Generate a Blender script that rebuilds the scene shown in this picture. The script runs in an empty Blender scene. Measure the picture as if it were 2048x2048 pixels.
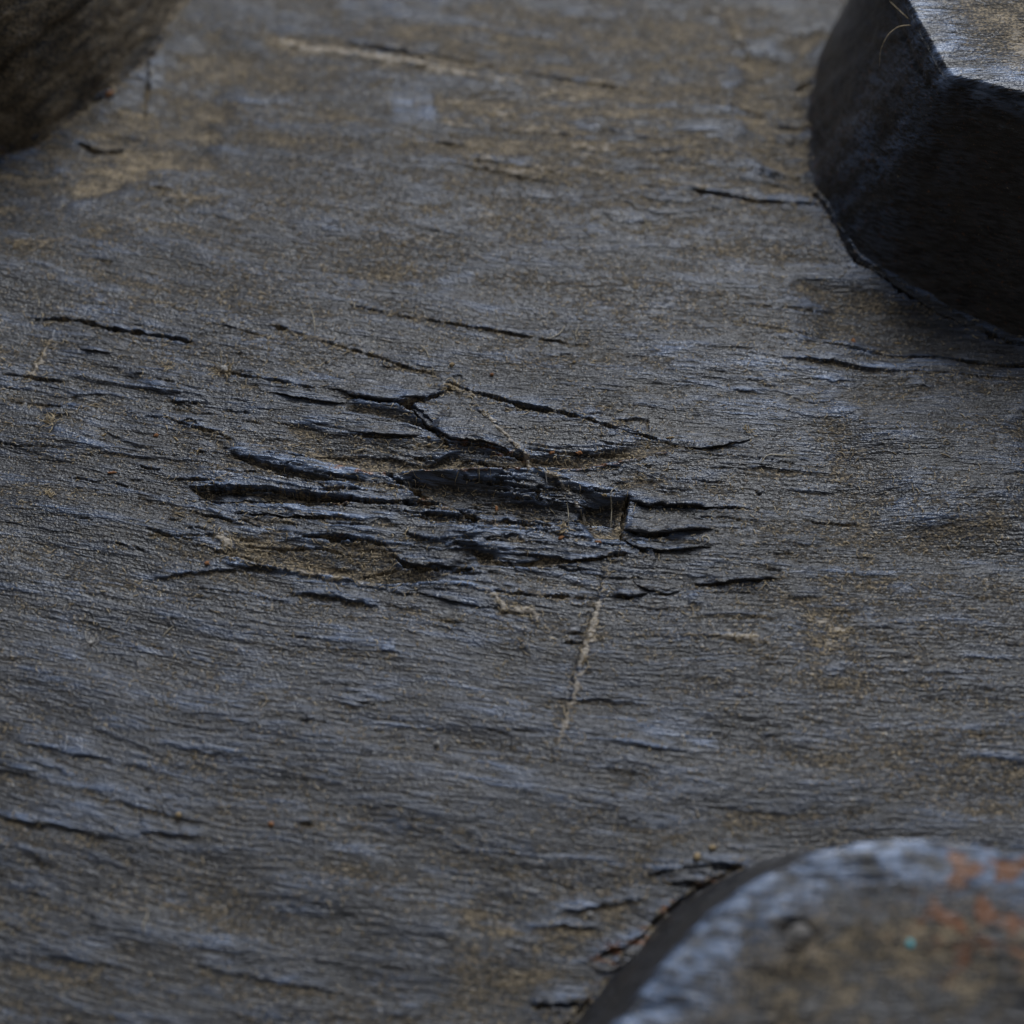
import bpy, math
import numpy as np
from mathutils import Matrix, Vector

# ---------------------------------------------------------------- frame of reference
# Everything on the tyre is laid out in the tyre's own frame: x across the tread, y up the
# tread, z out of the rubber, in steps u of 0.117 mm; M turns that frame into the world.
S = 0.000117
TILT = math.radians(68)
ELEV = math.radians(62)
FOV = math.radians(28)
FPX = 1024.0 / math.tan(FOV / 2)
M = Matrix.Translation((0, 0, 1.0)) @ Matrix.Rotation(TILT, 4, 'X')
RC = 6800.0                                   # tread curvature radius (u)
rng = np.random.default_rng(11)
scn = bpy.context.scene
col = scn.collection

# ---------------------------------------------------------------- camera
cam_d = bpy.data.cameras.new('camera')
cam = bpy.data.objects.new('camera', cam_d)
col.objects.link(cam)
cam.matrix_world = (M @ Matrix.Translation((0, -FPX * S * math.cos(ELEV), FPX * S * math.sin(ELEV)))
                    @ Matrix.Rotation(math.pi / 2 - ELEV, 4, 'X'))
cam_d.sensor_width = 36
cam_d.lens = 18 / math.tan(FOV / 2)
cam_d.clip_start = 0.01
cam_d.clip_end = 200
cam_d.dof.use_dof = True
cam_d.dof.focus_distance = FPX * S * 1.012
cam_d.dof.aperture_fstop = cam_d.lens / 12.0
scn.camera = cam

# ---------------------------------------------------------------- light
sun_l = Vector((0.16, 0.78, 0.60)).normalized()      # direction towards the light, tyre frame
sun_w = (M.to_3x3() @ sun_l).normalized()
world = bpy.data.worlds.new('World')
scn.world = world
world.use_nodes = True
wn = world.node_tree
sky = wn.nodes.new('ShaderNodeTexSky')
sky.sky_type = 'NISHITA'
sky.sun_disc = False
sky.sun_elevation = math.asin(sun_w.z)
sky.sun_rotation = math.atan2(sun_w.x, sun_w.y)
sky.air_density = 1.0
sky.dust_density = 3.0
wn.nodes['Background'].inputs['Strength'].default_value = 0.05
hs = wn.nodes.new('ShaderNodeHueSaturation')          # hazy, thinly clouded sky
hs.inputs['Saturation'].default_value = 0.8
wn.links.new(sky.outputs['Color'], hs.inputs['Color'])
wn.links.new(hs.outputs['Color'], wn.nodes['Background'].inputs['Color'])
sun_d = bpy.data.lights.new('sun', 'SUN')
sun_d.energy = 3.0
sun_d.angle = math.radians(32)
sun_d.color = (0.91, 0.95, 1.0)
sun = bpy.data.objects.new('sun', sun_d)
col.objects.link(sun)
sun.rotation_euler = (-sun_w).to_track_quat('-Z', 'Y').to_euler()
vs = scn.view_settings
vs.view_transform = 'Standard'
vs.look = 'None'
vs.gamma = 1.0
vs.use_curve_mapping = False
vs.exposure = 0.10
scn.cycles.max_bounces = 3
scn.cycles.diffuse_bounces = 2
scn.cycles.glossy_bounces = 2
scn.cycles.use_denoising = True

# ---------------------------------------------------------------- helpers: noise and projection
SE, CE = math.sin(ELEV), math.cos(ELEV)
def ground(px, py, z=None):
    """point of the tread (or of the level z above it) that the photograph shows at (px, py)"""
    px = np.asarray(px, float); py = np.asarray(py, float)
    dx = px - 1024.0; k = 1024.0 - py
    dy = CE * FPX + SE * k; dz = -SE * FPX + CE * k
    x = y = 0.0; zz = np.zeros_like(px) if z is None else np.asarray(z, float)
    for _ in range(4):
        if z is None:
            zz = -np.square(y) / (2 * RC)
        else:
            zz = z - np.square(y) / (2 * RC)
        t = (zz - SE * FPX) / dz
        x = dx * t; y = -CE * FPX + dy * t
    return x, y

GA = rng.uniform(0, 2 * np.pi, (256, 256)).astype(np.float32)
GX, GY = np.cos(GA), np.sin(GA)
def perlin(x, y, seed=0):
    x = np.asarray(x, np.float32) + seed * 37.31; y = np.asarray(y, np.float32) + seed * 17.77
    xf = np.floor(x); yf = np.floor(y)
    ix = xf.astype(np.int32); iy = yf.astype(np.int32)
    fx = x - xf; fy = y - yf
    i0 = ix & 255; i1 = (ix + 1) & 255; j0 = iy & 255; j1 = (iy + 1) & 255
    u = fx * fx * fx * (fx * (fx * 6 - 15) + 10); v = fy * fy * fy * (fy * (fy * 6 - 15) + 10)
    a = GX[i0, j0] * fx + GY[i0, j0] * fy
    b = GX[i1, j0] * (fx - 1) + GY[i1, j0] * fy
    c = GX[i0, j1] * fx + GY[i0, j1] * (fy - 1)
    d = GX[i1, j1] * (fx - 1) + GY[i1, j1] * (fy - 1)
    a = a + u * (b - a); c = c + u * (d - c)
    return (a + v * (c - a)) * 1.45
def fbm(x, y, o=3, seed=0, g=0.5):
    r = 0.0; a = 1.0
    for i in range(o):
        r = r + a * perlin(x * 2 ** i, y * 2 ** i, seed + i * 3); a *= g
    return r
def sstep(a, b, x):
    t = np.clip((x - a) / (b - a), 0, 1)
    return t * t * (3 - 2 * t)

def flow_v(x, y):
    s = 700.0
    f = (0.10 * x - 0.075 * s * np.log(np.cosh(x / s))) / SE
    return y + f + 18 * perlin(x / 480, y / 260, 41) + 2.5 * perlin(x / 120, y / 60, 42)

def torn(x, y):
    """how badly the floor is ripped: 1 in the gash at the middle, little elsewhere"""
    g = np.exp(-((x + 130) / 560) ** 2 - ((y - 10 + .10 * x) / 190) ** 2)
    l = .55 * np.exp(-((x + 650) / 480) ** 2 - ((y - 190) / 210) ** 2)
    r = .35 * np.exp(-((x - 560) / 380) ** 2 - ((y - 330) / 90) ** 2)
    u = np.maximum(.35 * np.exp(-((x - 400) / 500) ** 2 - ((y - 900) / 260) ** 2), .75 * np.exp(-((x - 590) / 130) ** 2 - ((y - 960) / 240) ** 2))
    b = .25 * np.exp(-((x + 700) / 420) ** 2 - ((y + 600) / 160) ** 2)
    return np.maximum.reduce([g, l, r, u, b])
def grain(x, v, R=.3):
    """relief of the rubber: long torn ledges with their lips turned down the tread, finer fibres on top"""
    act = sstep(-0.35, 0.55, fbm(x / 420, v / 170, 2, 5))
    A = (.13 + .82 * R) * (.45 + .55 * act)
    h = 7.0 * fbm(x / 330, v / 120, 2, 1)
    h = h + A * (7.0 * fbm(x / 190, v / 46, 2, 2) + 3.2 * fbm(x / 80, v / 17, 2, 4))
    for lam, L, amp, sd, lo in ((58, 260, 11, 7, .0), (27, 140, 6.0, 8, -.05), (12, 75, 3.2, 9, -.1)):
        ph = -v / lam + 1.3 * perlin(x / L, v / (lam * 1.9), sd) + .3 * perlin(x / (L * .3), v / lam, sd + 20)
        fr = ph - np.floor(ph)
        saw = np.where(fr < .93, fr / .93, (1 - fr) / .07)
        m = sstep(lo, lo + .5, perlin(x / (L * 1.1), v / (lam * 1.6), sd + 30))
        h = h + amp * A * m * saw ** 1.6
    F = .42 + .5 * R
    h = h + F * (1.8 * fbm(x / 58, v / 10.5, 2, 13) + 1.4 * np.abs(perlin(x / 34, v / 6.6, 15)))
    return h, act

# ---------------------------------------------------------------- materials
def attr(nt, name, vec=False):
    n = nt.nodes.new('ShaderNodeAttribute'); n.attribute_name = name
    return n.outputs['Vector' if vec else 'Fac']
def math_n(nt, op, a, b=None, c=None, clamp=False):
    n = nt.nodes.new('ShaderNodeMath'); n.operation = op; n.use_clamp = clamp
    for i, v in enumerate((a, b, c)):
        if v is None: continue
        if isinstance(v, (int, float)): n.inputs[i].default_value = v
        else: nt.links.new(v, n.inputs[i])
    return n.outputs[0]
def noise_n(nt, vec, scale, detail=3, rough=.55, dist=0.0):
    m = nt.nodes.new('ShaderNodeMapping'); m.inputs['Scale'].default_value = scale
    nt.links.new(vec, m.inputs['Vector'])
    n = nt.nodes.new('ShaderNodeTexNoise'); n.inputs['Scale'].default_value = 1
    n.inputs['Detail'].default_value = detail; n.inputs['Roughness'].default_value = rough
    n.inputs['Distortion'].default_value = dist
    nt.links.new(m.outputs[0], n.inputs['Vector'])
    return n.outputs['Fac']
def ramp_n(nt, v, a, b):
    n = nt.nodes.new('ShaderNodeMapRange'); n.interpolation_type = 'SMOOTHSTEP'
    n.inputs['From Min'].default_value = a; n.inputs['From Max'].default_value = b
    nt.links.new(v, n.inputs['Value'])
    return n.outputs[0]
def mix_n(nt, f, a, b):
    n = nt.nodes.new('ShaderNodeMix'); n.data_type = 'RGBA'
    if isinstance(f, (int, float)): n.inputs[0].default_value = f
    else: nt.links.new(f, n.inputs[0])
    for i, c in ((6, a), (7, b)):
        if isinstance(c, tuple): n.inputs[i].default_value = (*c, 1)
        else: nt.links.new(c, n.inputs[i])
    return n.outputs[2]

def rubber_material():
    m = bpy.data.materials.new('weathered_rubber'); m.use_nodes = True
    nt = m.node_tree; bs = nt.nodes['Principled BSDF']
    g = attr(nt, 'guv', True)
    dust, wear_sheen, pale, rust = (attr(nt, k) for k in ('dust', 'wear_sheen', 'pale', 'rust'))
    f1 = noise_n(nt, g, (.019, .17, .12), 2, .6)
    f2 = noise_n(nt, g, (.008, .055, .05), 2, .55, .6)
    fine = math_n(nt, 'ADD', math_n(nt, 'MULTIPLY', f1, .7), math_n(nt, 'MULTIPLY', f2, .3))
    mott = noise_n(nt, g, (.005, .014, .01), 3, .6)
    spk = noise_n(nt, g, (.06, .14, .12), 3, .72, .5)
    spk2 = noise_n(nt, g, (.16, .21, .2), 2, .6)
    base = mix_n(nt, ramp_n(nt, fine, .36, .64), (.005, .0051, .0058), (.035, .036, .041))
    base = mix_n(nt, math_n(nt, 'MULTIPLY', ramp_n(nt, mott, .42, .68), .6), base, (.027, .024, .021))
    wv = math_n(nt, 'MULTIPLY', wear_sheen, ramp_n(nt, fine, .38, .6), clamp=True)
    base = mix_n(nt, math_n(nt, 'MULTIPLY', wv, .8), base, (.076, .108, .176))  # rubbed rubber, with bluish sky sheen painted into its colour
    base = mix_n(nt, math_n(nt, 'MULTIPLY', ramp_n(nt, wear_sheen, 1.0, 2.2), ramp_n(nt, fine, .36, .62)), base, (.19, .25, .37))  # painted blue-white highlights on raised lips, rims and bevels
    # dust: speckles everywhere, closing to a film where it has collected
    dsum = math_n(nt, 'ADD', math_n(nt, 'MULTIPLY', dust, .34), spk)
    dm = ramp_n(nt, dsum, .66, .78)
    d2 = math_n(nt, 'MULTIPLY', ramp_n(nt, math_n(nt, 'ADD', spk2, math_n(nt, 'MULTIPLY', dust, .16)), .655, .74), 1.0)
    dcol = mix_n(nt, ramp_n(nt, spk2, .35, .65), (.065, .051, .033), (.22, .175, .115))
    base = mix_n(nt, math_n(nt, 'MULTIPLY', dm, .5), base, dcol)
    base = mix_n(nt, math_n(nt, 'MULTIPLY', d2, .85), base, (.27, .21, .13))
    pm = ramp_n(nt, math_n(nt, 'ADD', math_n(nt, 'MULTIPLY', pale, .75), spk), .68, .84)
    base = mix_n(nt, math_n(nt, 'MULTIPLY', pm, .9), base, (.34, .30, .25))
    rm = ramp_n(nt, math_n(nt, 'ADD', math_n(nt, 'MULTIPLY', rust, .5), spk), .68, .92)
    rcol = mix_n(nt, ramp_n(nt, spk2, .3, .7), (.10, .036, .013), (.21, .088, .038))
    base = mix_n(nt, rm, base, rcol)
    nt.links.new(base, bs.inputs['Base Color'])
    r = math_n(nt, 'ADD', math_n(nt, 'MULTIPLY', dm, .4), .36)
    r = math_n(nt, 'SUBTRACT', r, math_n(nt, 'MULTIPLY', wv, .16), clamp=True)
    nt.links.new(r, bs.inputs['Roughness'])
    bs.inputs['Specular IOR Level'].default_value = .5
    bh = math_n(nt, 'ADD', math_n(nt, 'MULTIPLY', fine, 1.0), math_n(nt, 'MULTIPLY', dm, .5))
    bh = math_n(nt, 'ADD', bh, math_n(nt, 'MULTIPLY', spk2, .5))
    bh = math_n(nt, 'MULTIPLY', bh, attr(nt, 'rough'))
    b = nt.nodes.new('ShaderNodeBump'); b.inputs['Strength'].default_value = .8
    b.inputs['Distance'].default_value = 8.0 * S
    nt.links.new(bh, b.inputs['Height']); nt.links.new(b.outputs[0], bs.inputs['Normal'])
    return m
def plain_material(name, c0, c1, scale=(900, 900, 900), rough=.8):
    m = bpy.data.materials.new(name); m.use_nodes = True
    nt = m.node_tree; bs = nt.nodes['Principled BSDF']
    tc = nt.nodes.new('ShaderNodeTexCoord')
    n = noise_n(nt, tc.outputs['Object'], scale, 3)
    nt.links.new(mix_n(nt, ramp_n(nt, n, .35, .65), c0, c1), bs.inputs['Base Color'])
    bs.inputs['Roughness'].default_value = rough
    return m
RUBBER = rubber_material()
LINT = plain_material('dry_lint', (.24, .18, .10), (.50, .41, .27))
HAIR = plain_material('pale_hair', (.30, .26, .18), (.42, .37, .28), rough=.6)
HUSK = plain_material('seed_husk', (.20, .085, .03), (.36, .17, .07))
STRAW = plain_material('straw_crumb', (.24, .17, .085), (.40, .31, .18))
FLUFF = plain_material('grey_fluff', (.20, .19, .18), (.36, .35, .33))
TURQ = plain_material('turquoise_paint', (.05, .34, .40), (.10, .46, .52))
STONE = plain_material('pale_stone', (.07, .065, .06), (.16, .15, .14))

# ---------------------------------------------------------------- object helpers
def mesh_obj(name, verts, faces, mat, parent=None, attrs=None, smooth=True, loc=None):
    """verts in u (tyre frame); faces an (n,4) or (n,3) array"""
    me = bpy.data.meshes.new(name)
    v = np.asarray(verts, np.float64)
    org = np.zeros(3) if loc is None else np.asarray(loc, float)
    v = ((v - org) * S).astype(np.float32)
    f = np.asarray(faces, np.int32); k = f.shape[1]
    me.vertices.add(len(v)); me.vertices.foreach_set('co', v.ravel())
    me.loops.add(f.size); me.loops.foreach_set('vertex_index', f.ravel())
    me.polygons.add(len(f)); me.polygons.foreach_set('loop_start', np.arange(0, f.size, k, dtype=np.int32))
    me.polygons.foreach_set('use_smooth', np.full(len(f), smooth))
    me.update(calc_edges=True)
    for key, a in (attrs or {}).items():
        if a.ndim == 2:
            t = me.attributes.new(key, 'FLOAT_VECTOR', 'POINT'); t.data.foreach_set('vector', a.astype(np.float32).ravel())
        else:
            t = me.attributes.new(key, 'FLOAT', 'POINT'); t.data.foreach_set('value', a.astype(np.float32))
    me.materials.append(mat)
    o = bpy.data.objects.new(name, me); col.objects.link(o)
    if parent is not None: o.parent = parent
    else: o.matrix_world = M @ Matrix.Translation(Vector(org * S))
    return o
def grid_faces(nr, nc, wrap=False):
    i = np.arange(nr - 1)[:, None]; j = np.arange(nc if wrap else nc - 1)[None, :]
    j2 = (j + 1) % nc
    return np.stack([i * nc + j, i * nc + j2, (i + 1) * nc + j2, (i + 1) * nc + j], -1).reshape(-1, 4)
def tag(o, label, cat, group=None, kind=None):
    o['label'] = label
    if cat: o['category'] = cat
    if group: o['group'] = group
    if kind: o['kind'] = kind
    return o
def resample(p, n):
    p = np.asarray(p, float)
    d = np.r_[0, np.cumsum(np.hypot(*(p[1:, :2] - p[:-1, :2]).T))]
    t = np.linspace(0, d[-1], n)
    return np.stack([np.interp(t, d, p[:, k]) for k in range(p.shape[1])], 1)
def to_ground(pts, z=None):
    p = np.asarray(pts, float)
    x, y = ground(p[:, 0], p[:, 1], z)
    return np.stack([x, y], 1)

SHADE_SOIL = plain_material('shade_soil', (.030, .023, .015), (.060, .046, .030), (40, 40, 40), .95)
me = bpy.data.meshes.new('ground')  # unseen ground sheet, added to block low sky and darken the lug walls
me.from_pydata([(-60, -60, 0), (60, -60, 0), (60, 60, 0), (-60, 60, 0)], [], [(0, 1, 2, 3)])
me.materials.append(SHADE_SOIL)
shade_ground = bpy.data.objects.new('ground', me); col.objects.link(shade_ground); shade_ground['kind'] = 'structure'

tyre = bpy.data.objects.new('tractor_tyre', None)
tyre.empty_display_size = .05
col.objects.link(tyre)
tyre.matrix_world = M
tag(tyre, 'worn black rubber tractor tyre, torn and cracked between its raised tread lugs', 'tyre')

# ---------------------------------------------------------------- carcass: the tread floor as one relief
def axis(lo, hi, n, out, no):
    core = np.linspace(lo, hi, n)
    k = np.linspace(0, 1, no + 1)[1:]
    step = core[1] - core[0]
    tail = np.cumsum(np.geomspace(step, step * 60, no)); tail = tail * out / tail[-1]
    return np.r_[(lo - tail)[::-1], core, hi + tail]
def y_axis():
    seg = [np.arange(-1060, -470, 3.1), np.arange(-470, 470, 2.1), np.arange(470, 1500, 3.2)]
    core = np.concatenate(seg)
    tail = np.cumsum(np.geomspace(3.2, 150, 24)); tail = tail * 1000 / tail[-1]
    return np.r_[(core[0] - tail)[::-1], core, core[-1] + tail]
X1 = axis(-1235, 1235, 1050, 1000, 24)
Y1 = y_axis()
XX, YY = np.meshgrid(X1.astype(np.float32), Y1.astype(np.float32))
VV = flow_v(XX, YY).astype(np.float32)
TORN = torn(XX, YY)
H, ACT = grain(XX, VV, TORN)
H = H + 10 * perlin(XX / 700, YY / 500, 3)
DUST = np.clip(.22 + .27 * fbm(XX / 260, VV / 70, 3, 60) + .2 * perlin(XX / 60, VV / 25, 63) + .16 * sstep(150, 950, YY), 0, 1)
WEAR_SHEEN = np.clip(.05 + 1.1 * fbm(XX / 170, VV / 34, 3, 70), 0, 1.1) * (.55 + .45 * sstep(1000, 300, YY))  # rubbed patches and painted blue sheen, laid along the grain
PALE = np.zeros_like(H); RUST = np.zeros_like(H)

def window(P, mg):
    i0, i1 = np.searchsorted(Y1, [P[:, 1].min() - mg, P[:, 1].max() + mg])
    j0, j1 = np.searchsorted(X1, [P[:, 0].min() - mg, P[:, 0].max() + mg])
    return slice(i0, i1), slice(j0, j1)
def poly_dist(P, x, y):
    best = np.full(x.shape, 1e9, np.float32); sgn = np.ones_like(best); tau = np.zeros_like(best)
    L = np.r_[0, np.cumsum(np.hypot(*(P[1:] - P[:-1]).T))]
    for k in range(len(P) - 1):
        ax, ay = P[k]; dx, dy = P[k + 1] - P[k]; l2 = dx * dx + dy * dy + 1e-9
        t = np.clip(((x - ax) * dx + (y - ay) * dy) / l2, 0, 1)
        ex = x - ax - t * dx; ey = y - ay - t * dy
        d = np.hypot(ex, ey); b = d < best
        best = np.where(b, d, best)
        sgn = np.where(b, np.sign(dx * (y - ay) - dy * (x - ax) + 1e-9), sgn)
        tau = np.where(b, (L[k] + t * (L[k + 1] - L[k])) / L[-1], tau)
    return best, sgn, tau
def prof(tau, widths):
    if widths is None:
        return np.clip(np.sin(np.pi * np.clip(tau, .001, .999)), 0, 1) ** .55
    return np.interp(tau, np.linspace(0, 1, len(widths)), widths)

CRACKS = []
def crack(P, w, depth, widths=None, dust=.5, rag=1.0, rust=0.0, lip=1.0):
    """open split: steep upper side, fibrous lower lip"""
    if not isinstance(P, np.ndarray):
        P = to_ground(P); CRACKS.append((P, dust))
    sl = window(P, w * 7 + 30); x, y = XX[sl], YY[sl]
    if x.size == 0: return
    d, s, t = poly_dist(P, x, y)
    d = d + rag * (.6 * w * perlin(x / 26, y / 9, 80) + 1.5 * perlin(x / 8, y / 5, 81) + .9 * perlin(x / 4.5, y / 4, 79))
    ww = np.maximum(w * .66 * prof(t, widths) * np.clip(.85 + .8 * perlin(x / 34, y / 60, 77), .25, 1.4), .4)
    k = 1 - sstep(.45, 1.15, d / ww)
    fade = prof(t, None) if widths is None else np.clip(prof(t, widths) * 2, 0, 1)
    H[sl] += -depth * k * fade
    up = np.exp(-np.maximum(d - ww, 0) / (w * 2.2)) * fade * (1 - k)
    H[sl] += lip * np.where(s > 0, .22 * depth, .06 * depth) * up
    n = perlin(x / 35, y / 14, 82)
    e = np.exp(-np.square(np.maximum(d - ww * .6, 0) / (w * 1.4 + 3))) * fade
    DUST[sl] = np.clip(DUST[sl] + dust * e * (.6 + n), 0, 1.3)
    if rust: RUST[sl] = np.clip(RUST[sl] + rust * e * np.clip(.5 + 1.4 * n, 0, 1), 0, 1.2)
    WEAR_SHEEN[sl] = np.clip(WEAR_SHEEN[sl] * (1 - k), 0, 2)
def ledge(P, drop, upw, dnw=18, widths=None, wear_sheen=.6, dust=.3, rag=1.0):
    """torn edge: the rubber above stands proud and breaks off sharply along the line"""
    if not isinstance(P, np.ndarray): P = to_ground(P)
    sl = window(P, max(upw, dnw) * 3 + 10); x, y = XX[sl], YY[sl]
    if x.size == 0: return
    d, s, t = poly_dist(P, x, y)
    sd = d * s + rag * (4.0 * perlin(x / 26, y / 14, 83) + 1.8 * perlin(x / 8, y / 5, 84))
    fade = prof(t, widths)
    endf = np.where((t <= .001) | (t >= .999), np.exp(-d / 8), 1)
    up = np.exp(-np.maximum(sd, 0) / upw) * sstep(-1.5, 1.5, sd)
    dn = np.exp(-np.maximum(-sd, 0) / dnw) * (1 - sstep(-1.5, 1.5, sd))
    H[sl] += drop * fade * endf * (.65 * up - .45 * dn)
    n = perlin(x / 40, y / 14, 85)
    WEAR_SHEEN[sl] = np.clip(WEAR_SHEEN[sl] + wear_sheen * fade * endf * up * np.clip(.8 + n, 0, 1.5) - .6 * dn * fade, 0, 2)  # blue lit sheen painted along the upper lip
    DUST[sl] = np.clip(DUST[sl] + dust * dn * fade * endf * (.7 + n) - .3 * up * fade * endf, 0, 1.3)
def seam(P, w, height, dust=.9, pale=0.0, rust=0.0, widths=None):
    """scar or scratch filled with dust"""
    if not isinstance(P, np.ndarray):
        P = to_ground(P); CRACKS.append((P, dust))
    sl = window(P, w * 4 + 12); x, y = XX[sl], YY[sl]
    if x.size == 0: return
    d, s, t = poly_dist(P, x, y)
    d = np.maximum(np.abs(d * s + 1.1 * w * perlin(x / 24, y / 16, 96)) + .6 * w * perlin(x / 12, y / 9, 86) + .6 * perlin(x / 5, y / 4, 87), 0)
    fade = prof(t, widths)
    k = np.exp(-np.square(d / w)) * fade
    n = np.clip(.75 + .9 * perlin(x / 30, y / 20, 88), .15, 1.2)
    H[sl] += height * k - .9 * abs(height) * np.exp(-np.square((d * s + 2.0 * w) / w)) * fade
    DUST[sl] = np.clip(DUST[sl] + dust * k * n, 0, 1.4)
    PALE[sl] = np.clip(PALE[sl] + pale * k * n, 0, 1.2)
    RUST[sl] = np.clip(RUST[sl] + rust * k * n, 0, 1.2)
def basin(poly, depth, soft, dust=0.0, wear_sheen=0.0, pale=0.0, rust=0.0):
    """hollow (depth > 0) or swelling inside an outline"""
    P = to_ground(list(poly) + [poly[0]])
    sl = window(P, soft * 2); x, y = XX[sl], YY[sl]
    d, s, t = poly_dist(P, x, y)
    ins = np.zeros(x.shape, bool)
    for k in range(len(P) - 1):
        (x0, y0), (x1, y1) = P[k], P[k + 1]
        if y0 == y1: continue
        c = ((y0 > y) != (y1 > y)) & (x < (x1 - x0) * (y - y0) / (y1 - y0) + x0)
        ins ^= c
    sd = np.where(ins, d, -d) + .35 * soft * perlin(x / (50 + soft), y / (20 + .6 * soft), 89)
    k = sstep(-soft * .3, soft, sd)
    H[sl] -= depth * k
    n = np.clip(.8 + perlin(x / 55, y / 18, 90), .1, 1.6)
    DUST[sl] = np.clip(DUST[sl] + dust * k * n, -.5, 1.4); WEAR_SHEEN[sl] = np.clip(WEAR_SHEEN[sl] + wear_sheen * k * n, -.5, 2)
    PALE[sl] = np.clip(PALE[sl] + pale * k * n, 0, 1.2); RUST[sl] = np.clip(RUST[sl] + rust * k * n, 0, 1.2)

def ramp(top, bot, h0, h1, dust=0.0, wear_sheen=0.0):
    """sloping torn face from a ridge line down to a sunken lower line"""
    A = to_ground(top); B = to_ground(bot)
    P = np.vstack([A, B[::-1], A[:1]])
    sl = window(P, 6); x, y = XX[sl], YY[sl]
    ins = np.zeros(x.shape, bool)
    xj = x + 2.0 * perlin(x / 14, y / 8, 97); yj = y + 2.0 * perlin(x / 18, y / 10, 98)
    for k in range(len(P) - 1):
        (x0, y0), (x1, y1) = P[k], P[k + 1]
        if y0 == y1: continue
        ins ^= ((y0 > yj) != (y1 > yj)) & (xj < (x1 - x0) * (yj - y0) / (y1 - y0) + x0)
    da, _, ta = poly_dist(A, x, y); db, _, tb = poly_dist(B, x, y)
    t = da / (da + db + 1e-6)
    ends = sstep(0, .12, ta) * sstep(0, .12, 1 - ta)
    H[sl] += np.where(ins, (h0 * (1 - t) + h1 * t ** .8) * ends, 0)
    up = np.where(ins, 0, h0 * np.exp(-da / 26) * ends * (da < db))
    H[sl] += up
    DUST[sl] = np.clip(DUST[sl] + ins * dust, -.5, 1.4); WEAR_SHEEN[sl] = np.clip(WEAR_SHEEN[sl] + ins * wear_sheen + .9 * np.exp(-da / 7) * ends, -.5, 2)

# --- large forms
ramp([(783, 952), (845, 952), (917, 953), (990, 952), (1062, 946), (1130, 962), (1190, 990), (1255, 998)],
     [(786, 960), (820, 979), (856, 997), (896, 1017), (954, 1036), (990, 1043), (1098, 1042), (1245, 1048)], 12, -27, dust=-.3, wear_sheen=-1)
ramp([(560, 842), (690, 866), (760, 878), (860, 882), (905, 892), (1000, 902), (1060, 914), (1180, 905), (1300, 895)],
     [(565, 900), (652, 928), (736, 947), (845, 949), (917, 950), (990, 949), (1062, 941), (1171, 938), (1310, 912)], 4, -18, dust=.05, wear_sheen=-.8)
ramp([(436, 1060), (520, 1062), (610, 1082), (700, 1086), (770, 1098), (800, 1128), (900, 1142)],
     [(446, 1112), (507, 1129), (565, 1140), (616, 1147), (688, 1156), (754, 1166), (890, 1160)], 4, -20, dust=.1, wear_sheen=-.8)
ramp([(446, 896), (505, 910), (580, 931), (660, 950), (745, 957)], [(470, 918), (520, 938), (590, 958), (665, 968), (745, 966)], 10, -8, dust=-.1, wear_sheen=-.5)
ramp([(690, 806), (760, 812), (812, 816), (850, 850), (868, 862)], [(690, 824), (735, 828), (800, 843), (835, 853), (866, 866)], 2, -15, dust=.05, wear_sheen=-.6)
basin([(560, 850), (720, 838), (880, 885), (1060, 900), (1300, 885), (1400, 895), (1250, 932), (1060, 946), (780, 950), (640, 925)], 6, 22, dust=.25, wear_sheen=-.5)
basin([(790, 962), (900, 958), (1100, 955), (1200, 985), (1262, 1000), (1245, 1078), (1180, 1052), (1000, 1048), (900, 1020)], 6, 26, dust=-.3, wear_sheen=-.8)
basin([(1175, 1000), (1258, 1000), (1244, 1082), (1190, 1078), (1150, 1045)], 22, 14, dust=.4, wear_sheen=-.8)
basin([(440, 1066), (600, 1060), (760, 1085), (800, 1120), (900, 1135), (820, 1165), (690, 1155), (520, 1128)], 4, 20, dust=.45, wear_sheen=-.6)
basin([(380, 975), (500, 978), (690, 995), (690, 1012), (520, 1008), (400, 1000)], 20, 12, dust=.1, wear_sheen=-.6, rust=.1)
basin([(940, 1100), (1100, 1112), (1200, 1122), (1060, 1135), (960, 1128)], 12, 10, dust=.4, wear_sheen=-.4)
basin([(1480, 120), (1640, 60), (1640, 400), (1540, 380), (1470, 260)], 22, 60, dust=.25, wear_sheen=-.5)
basin([(1600, 560), (2100, 560), (2100, 760), (1800, 730), (1620, 690)], 26, 70, dust=-.1, wear_sheen=-.6)
basin([(1640, 800), (2100, 770), (2100, 1120), (1760, 1050)], -26, 120, dust=.0, wear_sheen=.1)
basin([(1760, 960), (2100, 950), (2100, 1150), (1800, 1120)], 0, 80, dust=.2)
basin([(150, 260), (420, 60), (520, 100), (420, 330), (120, 420)], 10, 60, dust=.35, wear_sheen=-.7)
basin([(-60, 250), (180, 215), (360, 330), (-60, 480)], 6, 60, dust=.3, wear_sheen=-.6)
basin([(960, 130), (1350, 180), (1450, 330), (1250, 420), (1000, 350), (880, 230)], 0, 80, dust=.25, wear_sheen=-.4)
basin([(500, 60), (1500, 20), (1550, 260), (900, 160), (560, 130)], 0, 70, dust=.25, wear_sheen=-.2)
basin([(770, 165), (870, 175), (880, 250), (780, 250)], 0, 18, dust=-.5, wear_sheen=1.1)
basin([(640, -20), (940, -20), (930, 30), (690, 45)], 0, 20, dust=-.4, wear_sheen=.8)
basin([(870, 545), (945, 540), (955, 580), (875, 590)], 0, 14, dust=-.4, wear_sheen=.9)
basin([(1300, 690), (1560, 690), (1740, 760), (1720, 860), (1500, 900), (1350, 830)], -4, 60, dust=-.2, wear_sheen=.6)
basin([(1260, 1440), (1420, 1450), (1440, 1500), (1300, 1510)], 0, 20, dust=-.3, wear_sheen=.9)
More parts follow.
